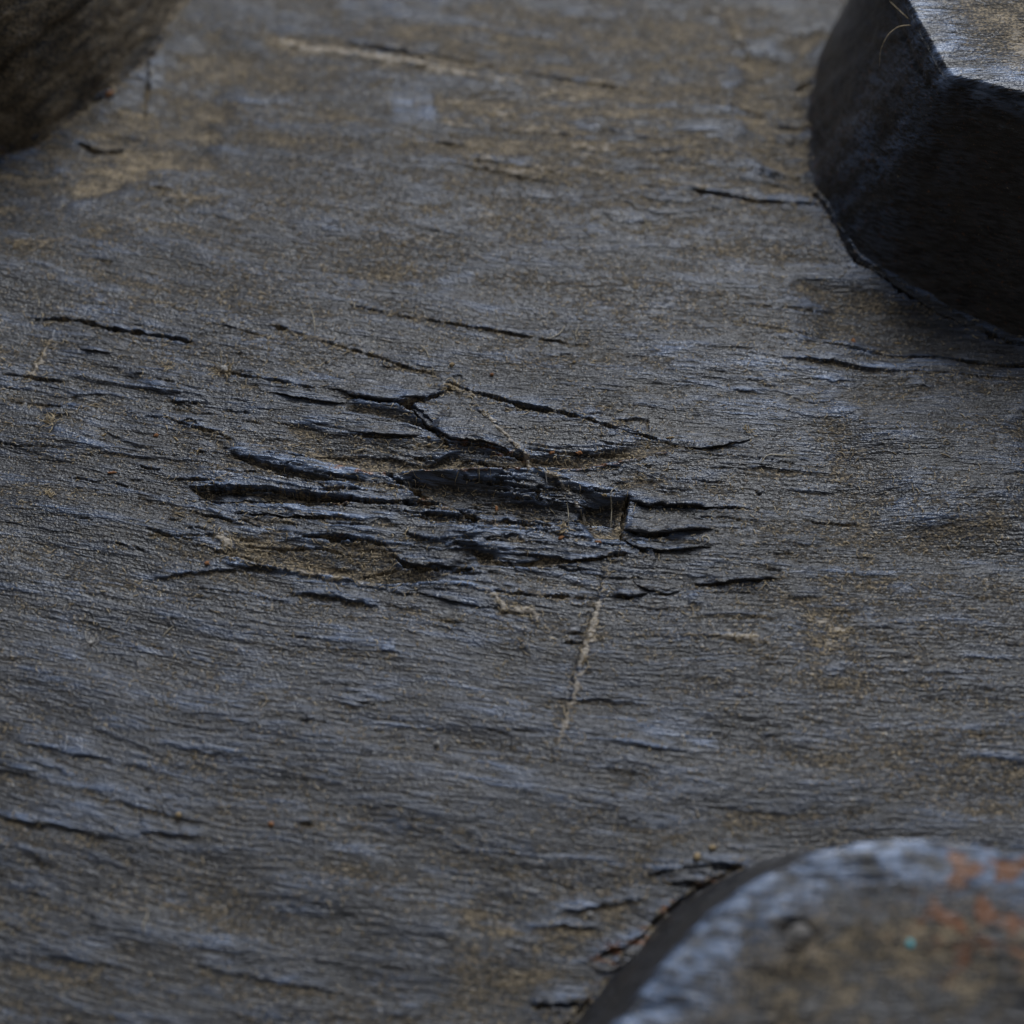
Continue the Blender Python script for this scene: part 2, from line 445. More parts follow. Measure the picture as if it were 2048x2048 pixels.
basin([(1480, 720), (1740, 750), (1700, 800), (1500, 770)], 0, 24, dust=-.3, wear_sheen=.6)
basin([(100, 1570), (330, 1570), (320, 1660), (80, 1650)], 0, 40, dust=-.1, wear_sheen=.5)
basin([(1560, 1180), (1720, 1190), (1740, 1330), (1620, 1350), (1580, 1260)], 4, 40, dust=.2, pale=.05)
basin([(1580, 1480), (2100, 1400), (2100, 1660), (1640, 1640)], 0, 60, dust=.2)
basin([(900, 1780), (1330, 1680), (1280, 1840), (1060, 2060), (860, 2060)], 8, 70, dust=.35)
basin([(0, 1180), (700, 1150), (1150, 1250), (1500, 1450), (1350, 1650), (300, 1700), (0, 1600)], 0, 140, dust=-.15, wear_sheen=.28)
basin([(0, 640), (700, 760), (900, 900), (700, 1000), (0, 900)], 0, 120, dust=-.05, wear_sheen=.22)
basin([(1560, 900), (2100, 960), (2100, 1660), (1640, 1640)], 0, 160, dust=.1, wear_sheen=.0)
basin([(300, -50), (1650, -50), (1560, 420), (600, 420)], 0, 160, dust=.12, wear_sheen=-.1)

# --- countless small splits that follow the grain
def strand(cx, cy, L, n=6, j=2.0):
    xs = np.linspace(cx - L / 2, cx + L / 2, n)
    v0 = flow_v(np.array([cx]), np.array([cy]))[0]
    ys = np.full(n, cy)
    for _ in range(3): ys = ys - (flow_v(xs, ys) - v0) * .9
    return np.stack([xs, ys + rng.normal(0, j, n)], 1)
for k in range(1500):
    cx = rng.uniform(-1180, 1180); cy = rng.uniform(-1020, 1400)
    T = float(torn(np.array([cx]), np.array([cy]))[0])
    if rng.random() > .22 + .78 * T: continue
    L = rng.gamma(2.2, 24 + 16 * T) + 16
    if rng.random() < .6:
        crack(strand(cx, cy, L), rng.uniform(1.4, 2.6 + 1.2 * T), rng.uniform(3, 6 + 7 * T), dust=.35, lip=.8)
    else:
        ledge(strand(cx, cy, L * 1.5), rng.uniform(2, 4 + 7 * T), rng.uniform(10, 30), 9, wear_sheen=.4, dust=.35)
for k in range(85):                                   # long thin slits of the gash
    cx = rng.normal(-150, 330); cy = rng.normal(10, 85) - .10 * cx
    L = rng.uniform(50, 210)
    crack(strand(cx, cy, L, 8, 3.0), rng.uniform(1.6, 3.6), rng.uniform(5, 14), dust=.25, rust=.08)

# --- the splits and scars one can name in the photograph
crack([(69, 636), (134, 636), (181, 645), (217, 656), (261, 663), (301, 669), (344, 676), (391, 687)], 8, 22, [.3, .6, .7, 1, 1.1, 1, .7, .2])
crack([(402, 645), (453, 654), (507, 669), (551, 680)], 2.6, 6)
crack([(545, 655), (572, 660)], 6, 16, [.6, 1, .5])
crack([(572, 660), (630, 680), (700, 698), (754, 712), (809, 734), (863, 747), (899, 768)], 4, 10, dust=.9)
crack([(700, 609), (798, 629), (881, 643), (961, 656), (1015, 666), (1080, 678), (1135, 687), (1180, 692)], 3.4, 14, [.5, .7, .7, .9, 2.0, 1, .8, .2])
crack([(896, 767), (946, 785), (993, 797), (1026, 808), (1070, 821), (1102, 825), (1171, 841), (1225, 859), (1280, 874), (1316, 884), (1352, 897)], 6, 20, [.6, .7, .9, 1.4, 1.5, 1.1, .5, .7, .7, .4, .2])
crack([(700, 794), (736, 803), (805, 810), (845, 803), (874, 792), (899, 780)], 7, 24, [.4, .8, 1.2, 1, .9, .5], rust=.2)
crack([(816, 814), (834, 827), (856, 848), (870, 866), (896, 892)], 8, 26, [.8, 1.2, 1.3, .9, .4], rust=.35)
crack([(690, 868), (740, 874), (798, 877), (830, 870)], 5, 12, rust=.2)
crack([(903, 890), (935, 894), (968, 897), (1008, 907), (1044, 918)], 6, 18, [.6, .8, .7, 1.2, .6], rust=.6)
crack([(1044, 900), (1110, 908), (1180, 912), (1290, 914)], 4, 8, dust=.2, rust=.3)
crack([(783, 957), (820, 979), (856, 997), (896, 1017), (925, 1026), (954, 1036), (990, 1043), (1044, 1041), (1098, 1042), (1153, 1043), (1190, 1043)], 9, 34, [.5, 1, 1.1, .6, 1.1, 1.4, 1.5, .9, .7, .7, .4], rust=.2)
crack([(391, 975), (435, 980), (500, 978), (565, 985), (616, 994), (699, 1003), (772, 1008), (874, 1012), (896, 1016)], 7, 24, [.3, .8, 1, 1.2, 1.2, 1, .6, .5, .3], rust=.25)
crack([(399, 999), (435, 1008), (489, 1003), (525, 1001), (616, 1010), (690, 1012)], 6, 20, [.3, .7, 1.1, 1.2, 1.3, .7], rust=.25)
crack([(315, 957), (380, 962), (453, 963)], 4, 12)
crack([(471, 1028), (543, 1032), (598, 1036), (648, 1040)], 5, 18, [.3, .8, 1, .7])
crack([(780, 1024), (845, 1029), (903, 1034), (946, 1041), (990, 1044)], 4.5, 16, [.3, .7, 1, 1.1, .8])
crack([(1001, 1046), (1048, 1053), (1091, 1055)], 3.5, 12)
crack([(706, 1051), (729, 1052)], 9, 26, [.9, 1.2, 1])
crack([(605, 1078), (640, 1078), (670, 1078), (705, 1081)], 9, 30, [.3, 1, 1.1, .6], rust=.3)
crack([(705, 1080), (740, 1084), (770, 1092), (794, 1116)], 5, 14)
crack([(290, 1073), (362, 1075), (435, 1075)], 3, 8)
crack([(480, 1090), (560, 1100), (640, 1098), (720, 1112)], 5, 10, dust=.6)
crack([(736, 1084), (809, 1084), (917, 1081)], 2, 6)
crack([(783, 1110), (809, 1129), (852, 1136), (896, 1137), (917, 1143), (945, 1137)], 6, 18, [.6, 1, 1.1, 1, 1, .6])
crack([(700, 1152), (740, 1145), (800, 1136)], 4, 10)
crack([(990, 1122), (1010, 1130), (1051, 1129), (1064, 1121)], 6, 16, [.5, 1.1, 1, .7])
crack([(950, 1106), (985, 1115)], 4, 10)
crack([(1109, 1113), (1135, 1124), (1182, 1122), (1229, 1116)], 4, 12)
crack([(1232, 1113), (1248, 1112)], 7, 22, [.8, 1, .8])
crack([(1255, 999), (1281, 1013), (1307, 1019), (1359, 1017), (1411, 1020), (1514, 1021)], 5, 16, [1.1, 1.3, 1, .7, .5, .2])
crack([(1245, 1064), (1268, 1071), (1297, 1076), (1350, 1072)], 6, 18, [1.1, 1.3, 1, .3])
crack([(1240, 1084), (1266, 1092), (1289, 1108), (1330, 1107)], 6, 16, [.8, 1.2, 1, .3])
crack([(1255, 998), (1247, 1035), (1241, 1078)], 6, 22, [.8, 1.1, .8], dust=.8)
crack([(990, 1181), (1019, 1187), (1062, 1190), (1117, 1193), (1171, 1196)], 5, 12, [.4, 1, .9, .8, .5])
crack([(1224, 1195), (1255, 1195), (1292, 1191)], 6, 16)
crack([(1300, 1192), (1335, 1189), (1362, 1184)], 5, 12)
crack([(1385, 1174), (1430, 1173), (1475, 1166), (1514, 1163), (1562, 1158)], 5, 14, [.4, .7, .9, 1, .4])
crack([(1117, 1266), (1150, 1268), (1172, 1266)], 5, 12)
crack([(1120, 1286), (1150, 1287), (1172, 1285)], 6, 14)
crack([(860, 1236), (896, 1243), (930, 1246)], 3, 7)
ledge([(1227, 843), (1299, 842)], 8, 14, 8)
crack([(1229, 852), (1260, 866), (1296, 877)], 3, 9)
crack([(1296, 841), (1294, 876)], 2, 8)
crack([(1277, 924), (1273, 960)], 3, 9, dust=.7)
crack([(1649, 685), (1728, 700), (1812, 710), (1928, 713), (2060, 723)], 5, 18, [.2, .6, 1, 1.1, 1.4])
crack([(1746, 741), (1910, 746), (2060, 758)], 3, 9)
crack([(1449, 605), (1547, 616), (1674, 620), (1720, 626)], 3, 9)
crack([(1460, 640), (1600, 668), (1700, 676)], 2.5, 6)
ledge([(1560, 718), (1650, 722), (1740, 738), (1800, 742)], 10, 30, 12)
crack([(700, 90), (772, 101), (852, 116)], 8, 20, [.3, .8, 1.3, .4], dust=.2)
crack([(856, 108), (917, 122), (990, 136), (1098, 155), (1189, 168), (1290, 186)], 5, 16, [.8, .8, .7, 1, .8, .3])
crack([(874, 290), (917, 294), (961, 298)], 5, 14, [1.3, .9, .3])
crack([(1080, 270), (1150, 275)], 4, 10)
crack([(1000, 335), (1060, 338), (1120, 345)], 4, 10)
crack([(1385, 378), (1400, 382), (1454, 388), (1509, 401), (1581, 406), (1632, 410)], 6, 18, [1.4, 1.3, .9, 1, .7, .4])
crack([(1480, 338), (1520, 342), (1603, 352)], 4, 12)
crack([(1400, 200), (1460, 210), (1530, 222), (1560, 230)], 6, 14)
crack([(1560, 246), (1592, 250), (1620, 250)], 7, 20, [.5, 1.1, .8], rust=.3)
crack([(1588, 175), (1605, 165), (1632, 158)], 7, 18)
crack([(1490, 300), (1510, 292), (1560, 300)], 4, 9)
crack([(160, 286), (195, 297), (240, 296)], 9, 22, [.6, 1.1, .7], dust=.1)
crack([(298, 128), (296, 165), (288, 228)], 6, 14, [.7, 1.1, .5], dust=.3)
crack([(180, 222), (250, 228), (310, 236)], 3.5, 9)
crack([(190, 262), (260, 276), (320, 280)], 4, 9)
crack([(270, 365), (320, 376), (370, 384)], 4, 9, dust=.8)
crack([(0, 745), (60, 752), (130, 762)], 5, 14)
crack([(0, 796), (50, 804), (120, 812), (190, 812)], 4, 10, dust=.6)
crack([(420, 733), (480, 752), (540, 763), (640, 782)], 5, 14, dust=.7)
crack([(330, 838), (430, 868), (470, 882)], 4, 12, dust=.6)
crack([(1680, 1880), (1700, 1884)], 3, 6)
ledge([(300, 1490), (400, 1505), (520, 1520)], 4, 25, 10)
ledge([(15, 1480), (60, 1490), (150, 1512), (230, 1520)], 5, 25, 12)
crack([(590, 1648), (630, 1652)], 5, 12)
ledge([(1100, 1395), (1180, 1400), (1300, 1408)], 4, 24, 12)
ledge([(1190, 1485), (1260, 1492), (1400, 1510)], 5, 26, 14)
ledge([(180, 1590), (300, 1620), (420, 1650)], 6, 34, 16)
ledge([(0, 1640), (120, 1655), (260, 1685)], 6, 34, 16)
ledge([(280, 1665), (360, 1668), (405, 1678)], 6, 26, 10)
ledge([(380, 1930), (520, 1960), (700, 1990)], 4, 30, 16)
ledge([(60, 1905), (160, 1925), (260, 1940)], 4, 30, 16)
crack([(1300, 1752), (1360, 1748), (1420, 1740), (1470, 1738)], 10, 26, [.4, .8, 1.2, .9], dust=.5)
crack([(1370, 1775), (1420, 1778), (1450, 1768)], 8, 20, rust=.3)
crack([(1200, 1915), (1240, 1902), (1285, 1885)], 10, 26, [.5, 1.1, .8], rust=1.0)
crack([(1320, 1835), (1360, 1815)], 8, 16, rust=1.2)
crack([(1060, 2012), (1110, 2014), (1160, 2010)], 9, 24)
ledge([(1060, 1855), (1130, 1850), (1210, 1860)], 8, 30, 14)
ledge([(1100, 1830), (1200, 1812), (1290, 1800)], 8, 30, 14)
# the feet of the lugs
crack([(-60, 318), (0, 303), (68, 281), (116, 256), (160, 219), (218, 186), (256, 150), (305, 105), (335, 66)], 9, 20, [2.6, 2.6, 1.6, .6, .5, .6, .5, .6, .3], dust=.9, rust=.35)
crack([(-80, 300), (0, 288), (60, 278)], 22, 46, [1, 1, .3], dust=.3, rust=.3)
crack([(1626, 380), (1660, 430), (1712, 520), (1800, 572), (1880, 606), (1980, 655), (2080, 690)], 10, 22, [.4, .7, 1, 1.2, 1.2, 1.1, 1], dust=.45, rust=.2)
crack([(1090, 2100), (1145, 2040), (1236, 1932), (1326, 1830), (1396, 1780), (1478, 1738)], 8, 12, [.8, .5, .9, .6, .8, .5], dust=.9, rust=.35)
# surface ridges, sky sheen painted into their lips
ledge([(446, 905), (505, 922), (580, 944), (660, 962)], 12, 30, 30, wear_sheen=.8, dust=.0)
ledge([(440, 1130), (510, 1138), (600, 1142)], 8, 16, 12)
ledge([(580, 1185), (680, 1196), (760, 1212)], 10, 30, 14, wear_sheen=.9)
ledge([(900, 1168), (960, 1174)], 6, 20, 8, wear_sheen=.9)
ledge([(290, 1160), (380, 1148), (500, 1138)], 8, 16, 10, wear_sheen=.9)
# dusty scars
seam([(954, 817), (975, 835), (1001, 861), (1019, 883), (1048, 908), (1059, 930), (1084, 948), (1109, 962), (1135, 984), (1153, 1006), (1171, 1028)], 5, 5, 1.1, pale=.85, widths=[.5, .8, .8, 1, 1, 1, .8, .8, .7, .9, .6])
seam([(652, 932), (700, 944), (736, 949), (785, 953)], 6, 2, .9, rust=1.2)
seam([(785, 952), (845, 950), (917, 951), (990, 950), (1062, 942), (1117, 942), (1171, 939), (1225, 932), (1280, 921), (1316, 912), (1363, 903), (1400, 892)], 4, 3, .7, rust=.85)
seam([(431, 1064), (453, 1082), (467, 1104)], 8, 4, 1.2, pale=.75)
seam([(446, 1112), (507, 1129), (565, 1140), (616, 1147), (688, 1156), (754, 1169), (809, 1176)], 5, 4, 1.2, pale=.6)
seam([(610, 1150), (660, 1152), (700, 1157)], 10, 2, 1.2, pale=.6)
seam([(880, 1170), (964, 1176)], 3, 2, .8)
seam([(964, 1176), (986, 1187), (1008, 1216), (1040, 1219), (1066, 1221), (1080, 1250)], 5, 4, 1.2, pale=.85)
seam([(1211, 1122), (1213, 1154), (1204, 1194), (1193, 1223), (1182, 1270), (1174, 1291), (1161, 1328), (1155, 1359), (1146, 1398), (1134, 1439), (1115, 1488), (1111, 1519)], 6.5, 3, 1.3, pale=.8, widths=[.5, .7, .6, 1.2, 1.4, 1, 1.1, .7, .6, .7, .5, .3])
seam([(1183, 1274), (1307, 1271), (1436, 1274), (1488, 1279), (1530, 1283)], 3.5, 1.5, .8, pale=.25, widths=[.5, .6, 1, 1.4, .9])
seam([(1440, 1276), (1490, 1280), (1545, 1284)], 9, 2, 1, pale=1.0)
seam([(1030, 1290), (1040, 1284), (1058, 1298)], 5, 2, 1.0, rust=.4)
seam([(551, 80), (616, 94), (700, 107), (790, 122), (863, 136), (925, 150), (1010, 165)], 9, 3, 1, pale=1.2, widths=[.9, 1.1, 1, 1.1, 1, .6, .3])
seam([(892, 326), (990, 339), (1062, 353), (1140, 366)], 4, 3, 1.1, pale=.7)
seam([(1020, 345), (1065, 340), (1110, 350)], 9, 1, 1, pale=.5)
seam([(1451, 11), (1472, 65), (1505, 127)], 5, 3, 1.2, pale=.6)
for k in range(16):                                     # tan streaks across the upper middle
    px = rng.uniform(880, 1380); py = rng.uniform(110, 370); q = rng.uniform(30, 80)
    seam([(px - q, py - q * .13), (px, py + rng.normal(0, 2)), (px + q, py + q * .13)], rng.uniform(2.5, 5), 1.5, .8, pale=rng.uniform(.3, .7))
seam([(500, 120), (530, 160)], 2.5, 1, .8)
seam([(780, 530), (880, 537)], 2.5, 1, 1.0)
seam([(105, 665), (90, 700), (68, 740), (45, 765)], 5, 3, 1.1, pale=.6)
seam([(300, 385), (360, 392), (450, 400)], 7, 1, 1, pale=.35)
seam([(20, 485), (80, 482), (140, 478)], 8, 1, 1, pale=.2)
seam([(510, 640), (430, 640), (330, 605), (250, 600)], 3, 1, .7)
seam([(896, 892), (885, 880), (870, 866)], 4, 2, 1.1, pale=.3)
seam([(850, 770), (900, 772), (960, 795)], 6, 2, 1.0, pale=.35)
for px, py, r in ((1130, 190, 60), (1080, 260, 50), (1200, 300, 60), (1000, 230, 40), (1680, 1255, 30), (1660, 1290, 26), (1640, 1240, 30), (840, 210, 14), (990, 430, 30)):
    seam([(px - r, py - r * .1), (px, py), (px + r, py + r * .12)], r * .22, .5, .7, pale=.45)
seam([(1480, 690), (1600, 750), (1690, 870), (1722, 1000), (1705, 1150), (1650, 1280), (1560, 1420)], 60, 0, .3, pale=.12)
HB = H.copy()

def hsample(x, y, A=None):
    A = H if A is None else A
    j = np.clip(np.searchsorted(X1, x) - 1, 0, len(X1) - 2); i = np.clip(np.searchsorted(Y1, y) - 1, 0, len(Y1) - 2)
    fx = np.clip((x - X1[j]) / (X1[j + 1] - X1[j]), 0, 1); fy = np.clip((y - Y1[i]) / (Y1[i + 1] - Y1[i]), 0, 1)
    return (A[i, j] * (1 - fx) + A[i, j + 1] * fx) * (1 - fy) + (A[i + 1, j] * (1 - fx) + A[i + 1, j + 1] * fx) * fy

def blur(A, n):
    for _ in range(2):
        for ax in (0, 1):
            c = np.cumsum(np.pad(A, [(n + 1, n) if k == ax else (0, 0) for k in (0, 1)], mode='edge'), ax)
            A = (np.take(c, np.arange(2 * n + 1, c.shape[ax]), ax) - np.take(c, np.arange(0, c.shape[ax] - 2 * n - 1), ax)) / (2 * n + 1)
    return A
HBS = blur(HB.astype(np.float64), 4)
REL = H - blur(H.astype(np.float64), 9)          # proud grain is rubbed and painted with blue sheen, hollows keep their dust
WEAR_SHEEN = np.clip(WEAR_SHEEN * .75 + .16 * np.clip(REL, -4, 6), 0, 2)
DUST = np.clip(DUST - .10 * np.clip(REL, -5, 5), -.3, 1.4)
ZZ = H - YY ** 2 / (2 * RC)
verts = np.stack([XX, YY, ZZ], -1).reshape(-1, 3)
carcass = mesh_obj('carcass', verts, grid_faces(len(Y1), len(X1)), RUBBER, tyre, {
    'guv': np.stack([XX, VV, ZZ], -1).reshape(-1, 3), 'dust': DUST.ravel(), 'wear_sheen': WEAR_SHEEN.ravel(),
    'pale': PALE.ravel(), 'rust': RUST.ravel(), 'rough': np.ones(H.size)})

# ---------------------------------------------------------------- torn flaps that overhang the floor
def flap(att, free, lift, cut0=False, cut1=False, wear_sheen=.9, dust=.15, roll=.9):
    A = to_ground(att); B = to_ground(free); lift = lift * .8
    n = int(max(np.hypot(*(A[-1] - A[0])), 30) / 2.4)
    A = resample(A, n); B = resample(B, n)
    ker = np.ones(7) / 7
    for P in (A, B):
        for k in range(2):
            e = np.r_[np.full(3, P[0, k]), P[:, k], np.full(3, P[-1, k])]; P[:, k] = np.convolve(e, ker, 'valid')
    B[:, 1] += 3.0 * perlin(B[:, 0] / 26, B[:, 0] * 0 + lift, 91) + 1.3 * perlin(B[:, 0] / 8, B[:, 0] * 0 + lift, 92)
    s = np.linspace(0, 1, n)
    end = np.ones(n)
    if not cut0: end *= sstep(0, .35, s) ** .6
    if not cut1: end *= sstep(0, .35, 1 - s) ** .6
    D = B - A; W = np.hypot(D[:, 0], D[:, 1]) + 1e-6
    base0 = hsample(A[:, 0], A[:, 1], HBS)
    base1 = np.minimum(hsample(B[:, 0], B[:, 1] - 3, HBS), base0 + 2)
    th = (lift * .75 + 3) * end
    rows = []; wr = []; ds = []
    nt = 16
    for k in range(nt):                                   # top side
        t = k / (nt - 1)
        z = base0 * (1 - t) + base1 * t - 1.2 * (1 - t) ** 4 + lift * end * (t ** 1.15)
        q = A + D * t
        rows.append((q, z)); wr.append(wear_sheen * sstep(.1, .9, t) * end); ds.append(dust * (1 - t))  # bluish sheen painted in towards the free lip
    zt = rows[-1][1]
    dirn = D / W[:, None]
    for a in (.35, .75, 1.1, 1.5):                        # rounded lip
        q = B + dirn * (th * .35 * math.sin(a))[:, None]
        rows.append((q, zt - th * .5 * (1 - math.cos(a)))); wr.append(wear_sheen * end * max(0, 1 - a)); ds.append(np.zeros(n))
    for t in (.15, .4, .8):                               # underside, running back beneath the flap
        q = B - D * (t * .7)
        rows.append((q, zt - th * (.5 + .55 * t) - t * 10)); wr.append(np.zeros(n)); ds.append(np.full(n, .3))
    Q = np.stack([np.c_[q, z] for q, z in rows])
    x, y = Q[..., 0], Q[..., 1]
    v = flow_v(x, y)
    g = 2.4 * fbm(x / 46, v / 9.5, 2, 13) + 1.5 * np.abs(perlin(x / 24, v / 6.2, 15)) + 1.8 * perlin(x / 40, v / 11, 93)
    tt = np.r_[np.linspace(0, 1, nt), np.ones(7)]
    Q[..., 2] += g * sstep(0, .2, tt)[:, None] - y ** 2 / (2 * RC)
    nr = len(rows)
    gu = np.stack([x, v, Q[..., 2]], -1).reshape(-1, 3)
    w_ = np.stack([np.broadcast_to(a, n) for a in wr]) * np.clip(.75 + perlin(x / 50, v / 16, 94), 0, 1.4)
    d_ = np.clip(np.stack([np.broadcast_to(a, n) for a in ds]) + .2 * perlin(x / 40, v / 18, 95) + .6 * hsample(x.ravel(), y.ravel(), PALE).reshape(x.shape), 0, 1.2)
    # close the two ends
    f = [tuple(r) for r in grid_faces(nr, n)]
    vs_ = Q.reshape(-1, 3)
    for e in (0, n - 1):
        for k in range(nr // 2 - 1):
            a, b = k * n + e, (k + 1) * n + e; c, d = (nr - 2 - k) * n + e, (nr - 1 - k) * n + e
            f.append((a, b, c, d) if e else (a, d, c, b))
    return mesh_obj('rubber_flap', vs_, np.array(f), RUBBER, carcass, {
        'guv': gu, 'dust': d_.ravel(), 'wear_sheen': w_.ravel(), 'pale': hsample(x.ravel(), y.ravel(), PALE), 'rust': .6 * hsample(x.ravel(), y.ravel(), RUST), 'rough': np.ones(len(gu))})
flap([(640, 735), (720, 735), (800, 742), (870, 750), (902, 768)], [(640, 772), (710, 793), (775, 803), (845, 796), (899, 775)], 20)
flap([(820, 810), (890, 798), (955, 816), (1003, 860), (1048, 908)], [(826, 824), (858, 850), (903, 884), (968, 889), (1046, 912)], 20, cut0=True)
flap([(690, 822), (735, 826), (800, 842), (868, 864)], [(690, 864), (740, 870), (800, 873), (868, 868)], 14)
flap([(444, 884), (507, 889), (580, 905), (652, 927), (740, 946)], [(446, 896), (505, 908), (580, 930), (660, 949), (742, 956)], 11)
flap([(1262, 992), (1310, 990), (1380, 999), (1450, 1012)], [(1257, 1000), (1294, 1014), (1359, 1014), (1450, 1019)], 16, cut0=True)
flap([(1254, 1028), (1300, 1026), (1370, 1036), (1430, 1055)], [(1246, 1062), (1297, 1072), (1360, 1067), (1430, 1062)], 20, cut0=True)
flap([(1246, 1082), (1290, 1078), (1350, 1088), (1420, 1098)], [(1250, 1088), (1289, 1104), (1350, 1103), (1425, 1101)], 12, cut0=True)
flap([(765, 1084), (830, 1086), (900, 1092), (946, 1108)], [(778, 1104), (820, 1127), (900, 1133), (944, 1131)], 15)
flap([(985, 1098), (1020, 1094), (1060, 1100), (1087, 1110)], [(984, 1112), (1000, 1120), (1045, 1122), (1086, 1117)], 9)
flap([(1090, 1085), (1140, 1082), (1190, 1096), (1228, 1110)], [(1105, 1110), (1135, 1121), (1185, 1119), (1230, 1113)], 11)
flap([(1388, 1148), (1440, 1138), (1490, 1135), (1535, 1143), (1563, 1156)], [(1385, 1171), (1430, 1169), (1475, 1163), (1520, 1160), (1564, 1158)], 14)
flap([(1262, 1160), (1300, 1160), (1340, 1170), (1364, 1180)], [(1268, 1170), (1300, 1182), (1335, 1187), (1364, 1182)], 9)
flap([(1216, 1168), (1250, 1168), (1280, 1180), (1297, 1188)], [(1220, 1190), (1250, 1193), (1275, 1191), (1298, 1189)], 11)
flap([(430, 985), (470, 982), (515, 985), (547, 996)], [(425, 999), (470, 1001), (510, 998), (548, 998)], 8)
flap([(470, 1012), (545, 1012), (600, 1017), (652, 1029)], [(470, 1027), (543, 1031), (598, 1034), (652, 1036)], 9)
flap([(1365, 890), (1410, 884), (1450, 886), (1505, 878)], [(1368, 899), (1410, 901), (1455, 893), (1504, 882)], 9)
flap([(148, 682), (185, 684), (215, 691), (229, 700)], [(158, 697), (190, 702), (215, 704), (230, 702)], 8)
flap([(510, 765), (580, 772), (640, 785), (704, 804)], [(520, 785), (580, 795), (640, 805), (704, 809)], 9)
flap([(1222, 850), (1260, 851), (1298, 860)], [(1226, 862), (1262, 870), (1297, 876)], 6, cut1=True)
flap([(1712, 506), (1800, 546), (1900, 590), (1985, 638)], [(1712, 520), (1790, 566), (1880, 612), (1975, 658)], 12, wear_sheen=.1)
flap([(1310, 1742), (1380, 1724), (1455, 1728)], [(1325, 1766), (1390, 1764), (1455, 1746)], 12, wear_sheen=.3, dust=.6)
flap([(1170, 1930), (1230, 1896), (1300, 1846)], [(1190, 1952), (1250, 1928), (1305, 1884)], 12, wear_sheen=.3, dust=.5)
flap([(1095, 985), (1130, 982), (1170, 992), (1215, 1003)], [(1100, 992), (1130, 1003), (1172, 1010), (1215, 1006)], 9)
flap([(860, 1160), (930, 1162), (985, 1178), (1005, 1212)], [(830, 1182), (900, 1200), (960, 1212), (1003, 1216)], 6)

